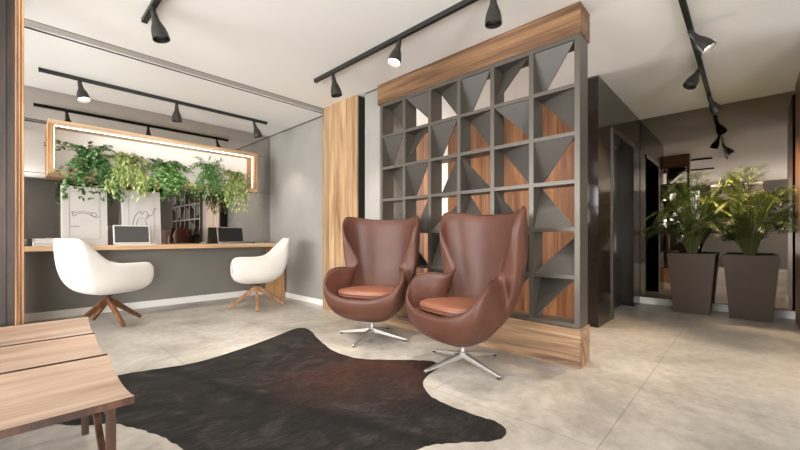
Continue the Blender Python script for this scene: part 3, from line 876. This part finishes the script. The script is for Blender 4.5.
# ------------------------------------------------------------------ potted palms
def potted_palm(x, y, seed, label):
    rnd = random.Random(seed)
    t = thing('potted_palm', label, 'plant', (x,y,0), 0, 'palms in tall taupe planters')
    b, w, h, k = 0.172, 0.226, 0.715, 0.018
    p = MB()
    vs = []
    for (r, z) in ((b,0),(w,h),(w-k,h),(w-k-0.01,h-0.05)):
        vs += [(-r,-r,z),(r,-r,z),(r,r,z),(-r,r,z)]
    fs = [(3,2,1,0),(12,13,14,15)]
    for i in range(3):
        for q in range(4): fs.append((i*4+q,i*4+(q+1)%4,(i+1)*4+(q+1)%4,(i+1)*4+q))
    p.add(vs, fs).build('planter', M['planter'], t, bevel=0.004)
    r = w-k-0.012
    MB().box(-r,-r,h-0.06, r,r,h-0.035).build('soil', M['soil'], t)
    NF = 40
    for i in range(NF):
        a = 2*PI*i/NF*2.6 + rnd.uniform(-.25,.25)
        tier = (i/NF)**0.8
        dx, dy = math.cos(a), math.sin(a)
        reach = rnd.uniform(0.46,0.72)*(1.0-0.62*tier); top = rnd.uniform(0.16,0.34)+0.62*tier
        P0 = Vector((dx*0.03,dy*0.03,h-0.05)); P1 = Vector((dx*reach*0.20,dy*reach*0.20,h+top*0.70))
        P2 = Vector((dx*reach*0.62,dy*reach*0.62,h+top*1.22)); P3 = Vector((dx*reach*1.15,dy*reach*1.15,h+top*(0.55+0.40*tier)))
        lim = 5.96-x
        pts = []
        for q in range(23):
            u = q/22
            v = P0*(1-u)**3+P1*3*u*(1-u)**2+P2*3*u*u*(1-u)+P3*u**3
            if v.x > lim-0.10: v.x = lim-0.10 - 0.02*math.sin(q)
            if y+v.y < -0.30: v.y = -0.30-y
            if y+v.y > 0.98: v.y = 0.98-y
            pts.append(v)
        fr = MB()
        fr.tube(pts, [0.006*(1-0.75*q/22) for q in range(23)], 5, mi=1)
        for q in range(6, 23):
            tdir = (pts[q]-pts[q-1])
            if tdir.length < 1e-5: continue
            tdir.normalize()
            side = tdir.cross(Vector((0,0,1))).normalized()
            Ll = 0.17*math.sin(PI*(0.15+0.80*(q-5)/18))*rnd.uniform(.85,1.1)
            for sg in (-1,1):
                for sub in (0, 0.5):
                    base = pts[q].lerp(pts[q-1], sub)
                    d = side*sg*0.85 + tdir*0.75 + Vector((0,0,0.12-0.35*rnd.random()))
                    dn = d.normalized()
                    if base.x + dn.x*Ll > lim-0.01: dn.x = min(dn.x, (lim-0.01-base.x)/Ll)
                    if y+base.y+dn.y*Ll > 1.07: dn.y = min(dn.y, (1.07-y-base.y)/Ll)
                    if y+base.y+dn.y*Ll < -0.35: dn.y = max(dn.y, (-0.35-y-base.y)/Ll)
                    leaf_geo(fr, base, dn, Vector((0,0,1)), Ll, 0.0090, 0, 0.22)
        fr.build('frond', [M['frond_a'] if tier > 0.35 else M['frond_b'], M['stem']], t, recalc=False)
    return t
potted_palm(5.74, 0.505, 11, 'potted palm in a taupe planter, nearer the dark lift wall')
potted_palm(5.735, -0.01, 23, 'potted palm in a taupe planter, nearer the right hand wall')

# ------------------------------------------------------------------ ceiling tracks and spotlights
def track(p, q, label):
    p = Vector(p); q = Vector(q); d = q-p; Ln = d.length
    t = thing('ceiling_track', label, 'track light rail', (p.x,p.y,H), math.atan2(d.y,d.x), 'black ceiling tracks')
    MB().box(0,-0.018,-0.034, Ln,0.018,-0.001).build('rail', M['black'], t, bevel=0.002)
    for x in (-0.006, Ln-0.004):
        MB().box(x,-0.0195,-0.036, x+0.01,0.0195,-0.0005).build('end_cap', M['black'], t)
    return t
track((0.161,4.965,0),(2.46,4.965,0),'black ceiling track parallel to the desk, above the white chairs')
track((2.147,0.55,0),(2.147,3.25,0),'black ceiling track running along the front of the room divider')
track((1.9,0.33,0),(5.50,0.33,0),'black ceiling track leading to the potted palms')
track((0.667,0.6,0),(0.667,3.27,0),'black ceiling track end at the upper left, above the rug')

def spot(x, y, aim, label, on, power=0.0, warm=(1.0,0.9,0.78)):
    t = thing('spotlight', label, 'spotlight', (x,y,H-0.034), 0, 'bell shaped track spotlights')
    MB().lathe([(0.017,-0.0),(0.017,-0.018),(0.011,-0.020),(0.011,-0.032)],14).build('adapter', M['black'], t, smooth=True, auto=40)
    a = Vector(aim).normalized()
    rot = Vector((0,0,-1)).rotation_difference(a)
    hd = MB().lathe([(0.0,-0.0),(0.017,-0.002),(0.021,-0.03),(0.023,-0.06),(0.032,-0.085),(0.044,-0.115),(0.052,-0.15),(0.055,-0.195),(0.0525,-0.195),(0.049,-0.15),(0.040,-0.12),(0.0,-0.115)],26)
    o = hd.build('shade', M['spot_metal'], t, smooth=True, auto=50)
    o.location = (0,0,-0.022); o.rotation_mode = 'QUATERNION'; o.rotation_quaternion = rot
    b = MB().lathe([(0.0,-0.160),(0.046,-0.160),(0.048,-0.168),(0.0,-0.174)],22).build('lamp_glass', M['lamp_on'] if on else M['lamp_dim'], o, smooth=True)
    if power > 0:
        ld = bpy.data.lights.new('spot_beam','SPOT'); ld.energy = power; ld.spot_size = math.radians(75); ld.spot_blend = 0.7
        ld.shadow_soft_size = 0.045; ld.color = warm
        lo = bpy.data.objects.new('spot_beam', ld); COL.objects.link(lo); lo.parent = o; lo.location = (0,0,-0.20)
    return t
spot(0.456,4.965,(0.16,-0.30,-1),'lit spotlight on the desk track above the left white chair',True,30)
spot(1.335,4.965,(0.02,0.05,-1),'spotlight in the middle of the desk track',False,22)
spot(2.283,4.965,(0.30,-0.10,-1),'spotlight at the right end of the desk track',False,22)
spot(2.147,2.95,(0.16,-0.10,-1),'spotlight at the far end of the divider track, by the timber pillar',False,40)
spot(2.147,2.05,(-0.30,0.05,-1),'lit spotlight on the divider track between the two egg chairs',True,60)
spot(2.147,1.205,(0.0,0.0,-1),'spotlight hanging near the near end of the divider beam',False,40)
spot(3.60,0.33,(0.05,-0.62,-0.9),'lit spotlight nearest the viewer on the palm track',True,105,(1.0,0.72,0.46))
spot(4.42,0.33,(-0.42,0.45,-1),'spotlight in the middle of the palm track, tilted left',False,105,(1.0,0.72,0.46))
spot(5.40,0.33,(0.25,-0.40,-1),'spotlight at the palm end of its track',False,105,(1.0,0.72,0.46))
spot(0.667,3.02,(0.24,-0.12,-1),'spotlight at the top left on the track above the rug',False,70,(1.0,0.95,0.88))

# pale lit panel on the left wall (seen only in the corridor mirror)
lp = thing('wall_panel', 'pale wall panel with a lit top edge, seen reflected behind the palms', 'wall panel', (-2.998, 0.29, 0.98))
MB().box(0,-0.575,0, 0.03,0.575,1.5).build('board', M['panel_pale'], lp)
MB().box(0.005,-0.575,1.5, 0.04,0.575,1.54).build('light_strip', M['led'], lp)

# downlights added behind the divider to brighten the passage and its timber wall
for yy in (1.75, 2.75, 3.75):
    dl = MB().lathe([(0.055,H-0.004),(0.055,H-0.0005),(0.045,H-0.0005),(0.044,H-0.004)],24,c=(3.42,yy,0)); 
    dlo = struct(dl.build('added_downlight', M['white_paint'], smooth=True, auto=40))
    MB().lathe([(0.0,H-0.0035),(0.042,H-0.0035),(0.042,H-0.001)],20,c=(3.42,yy,0)).build('lamp_glass', M['lamp_on'], dlo)
    ld = bpy.data.lights.new('added_downlight_beam','SPOT'); ld.energy = 45; ld.spot_size = math.radians(120); ld.spot_blend = 0.8
    ld.shadow_soft_size = 0.05; ld.color = (1.0,0.88,0.74)
    lo = bpy.data.objects.new('added_downlight_beam', ld); COL.objects.link(lo); lo.parent = dlo; lo.location = (3.42,yy,H-0.02)

# ------------------------------------------------------------------ daylight
def daylight(name, loc, rot, sx, sy, e, col, spread=180):
    ld = bpy.data.lights.new(name,'AREA'); ld.spread = math.radians(spread); ld.shape='RECTANGLE'; ld.size=sx; ld.size_y=sy; ld.energy=e; ld.color=col
    o = bpy.data.objects.new(name, ld); COL.objects.link(o); o.location=loc; o.rotation_euler=rot
    return o
daylight('window_daylight', (LX-.35,(WY0+WY1)/2,(WZ0+WZ1)/2), (0,math.radians(-82),0), WZ1-WZ0, WY1-WY0, 210, (1.0,0.99,0.975), 160)
daylight('added_back_light', ((CX0+CX1)/2,BY-.35,1.32), (math.radians(118),0,0), CX1-CX0, 2.0, 350, (1.0,0.985,0.965))  # added light behind the camera, tilted up to brighten the ceiling
daylight('added_passage_light', (3.55,5.2,1.5), (math.radians(-90),0,0), 1.0, 1.8, 70, (1.0,0.97,0.93))  # added outside the passage end to brighten its ceiling
daylight('back_window_daylight', ((BX0+BX1)/2,BY-0.35,1.3), (math.radians(90),0,0), BX1-BX0, 2.0, 12, (1.0,0.92,0.82))

wd = bpy.data.worlds.new('sky'); SC.world = wd; wd.use_nodes = True
bg = wd.node_tree.nodes['Background']; bg.inputs['Color'].default_value = (0.85,0.92,1.0,1); bg.inputs['Strength'].default_value = 1.0

# ------------------------------------------------------------------ camera and view
cam = bpy.data.cameras.new('camera'); co = bpy.data.objects.new('camera', cam); COL.objects.link(co)
cam.sensor_width = 36; cam.lens = 36*366.6/800; cam.shift_y = 12/800; cam.clip_start = 0.02
co.location = (0,0,0.915); co.rotation_euler = (math.radians(90),0,math.radians(-46.40))
SC.camera = co
SC.view_settings.view_transform = 'Standard'; SC.view_settings.look = 'None'
SC.view_settings.gamma = 1.0; SC.view_settings.use_curve_mapping = False
SC.view_settings.exposure = 0.5
try:
    SC.cycles.use_denoising = True
    SC.cycles.max_bounces = 10; SC.cycles.diffuse_bounces = 5; SC.cycles.glossy_bounces = 6
    SC.cycles.sample_clamp_indirect = 8.0
except Exception: pass
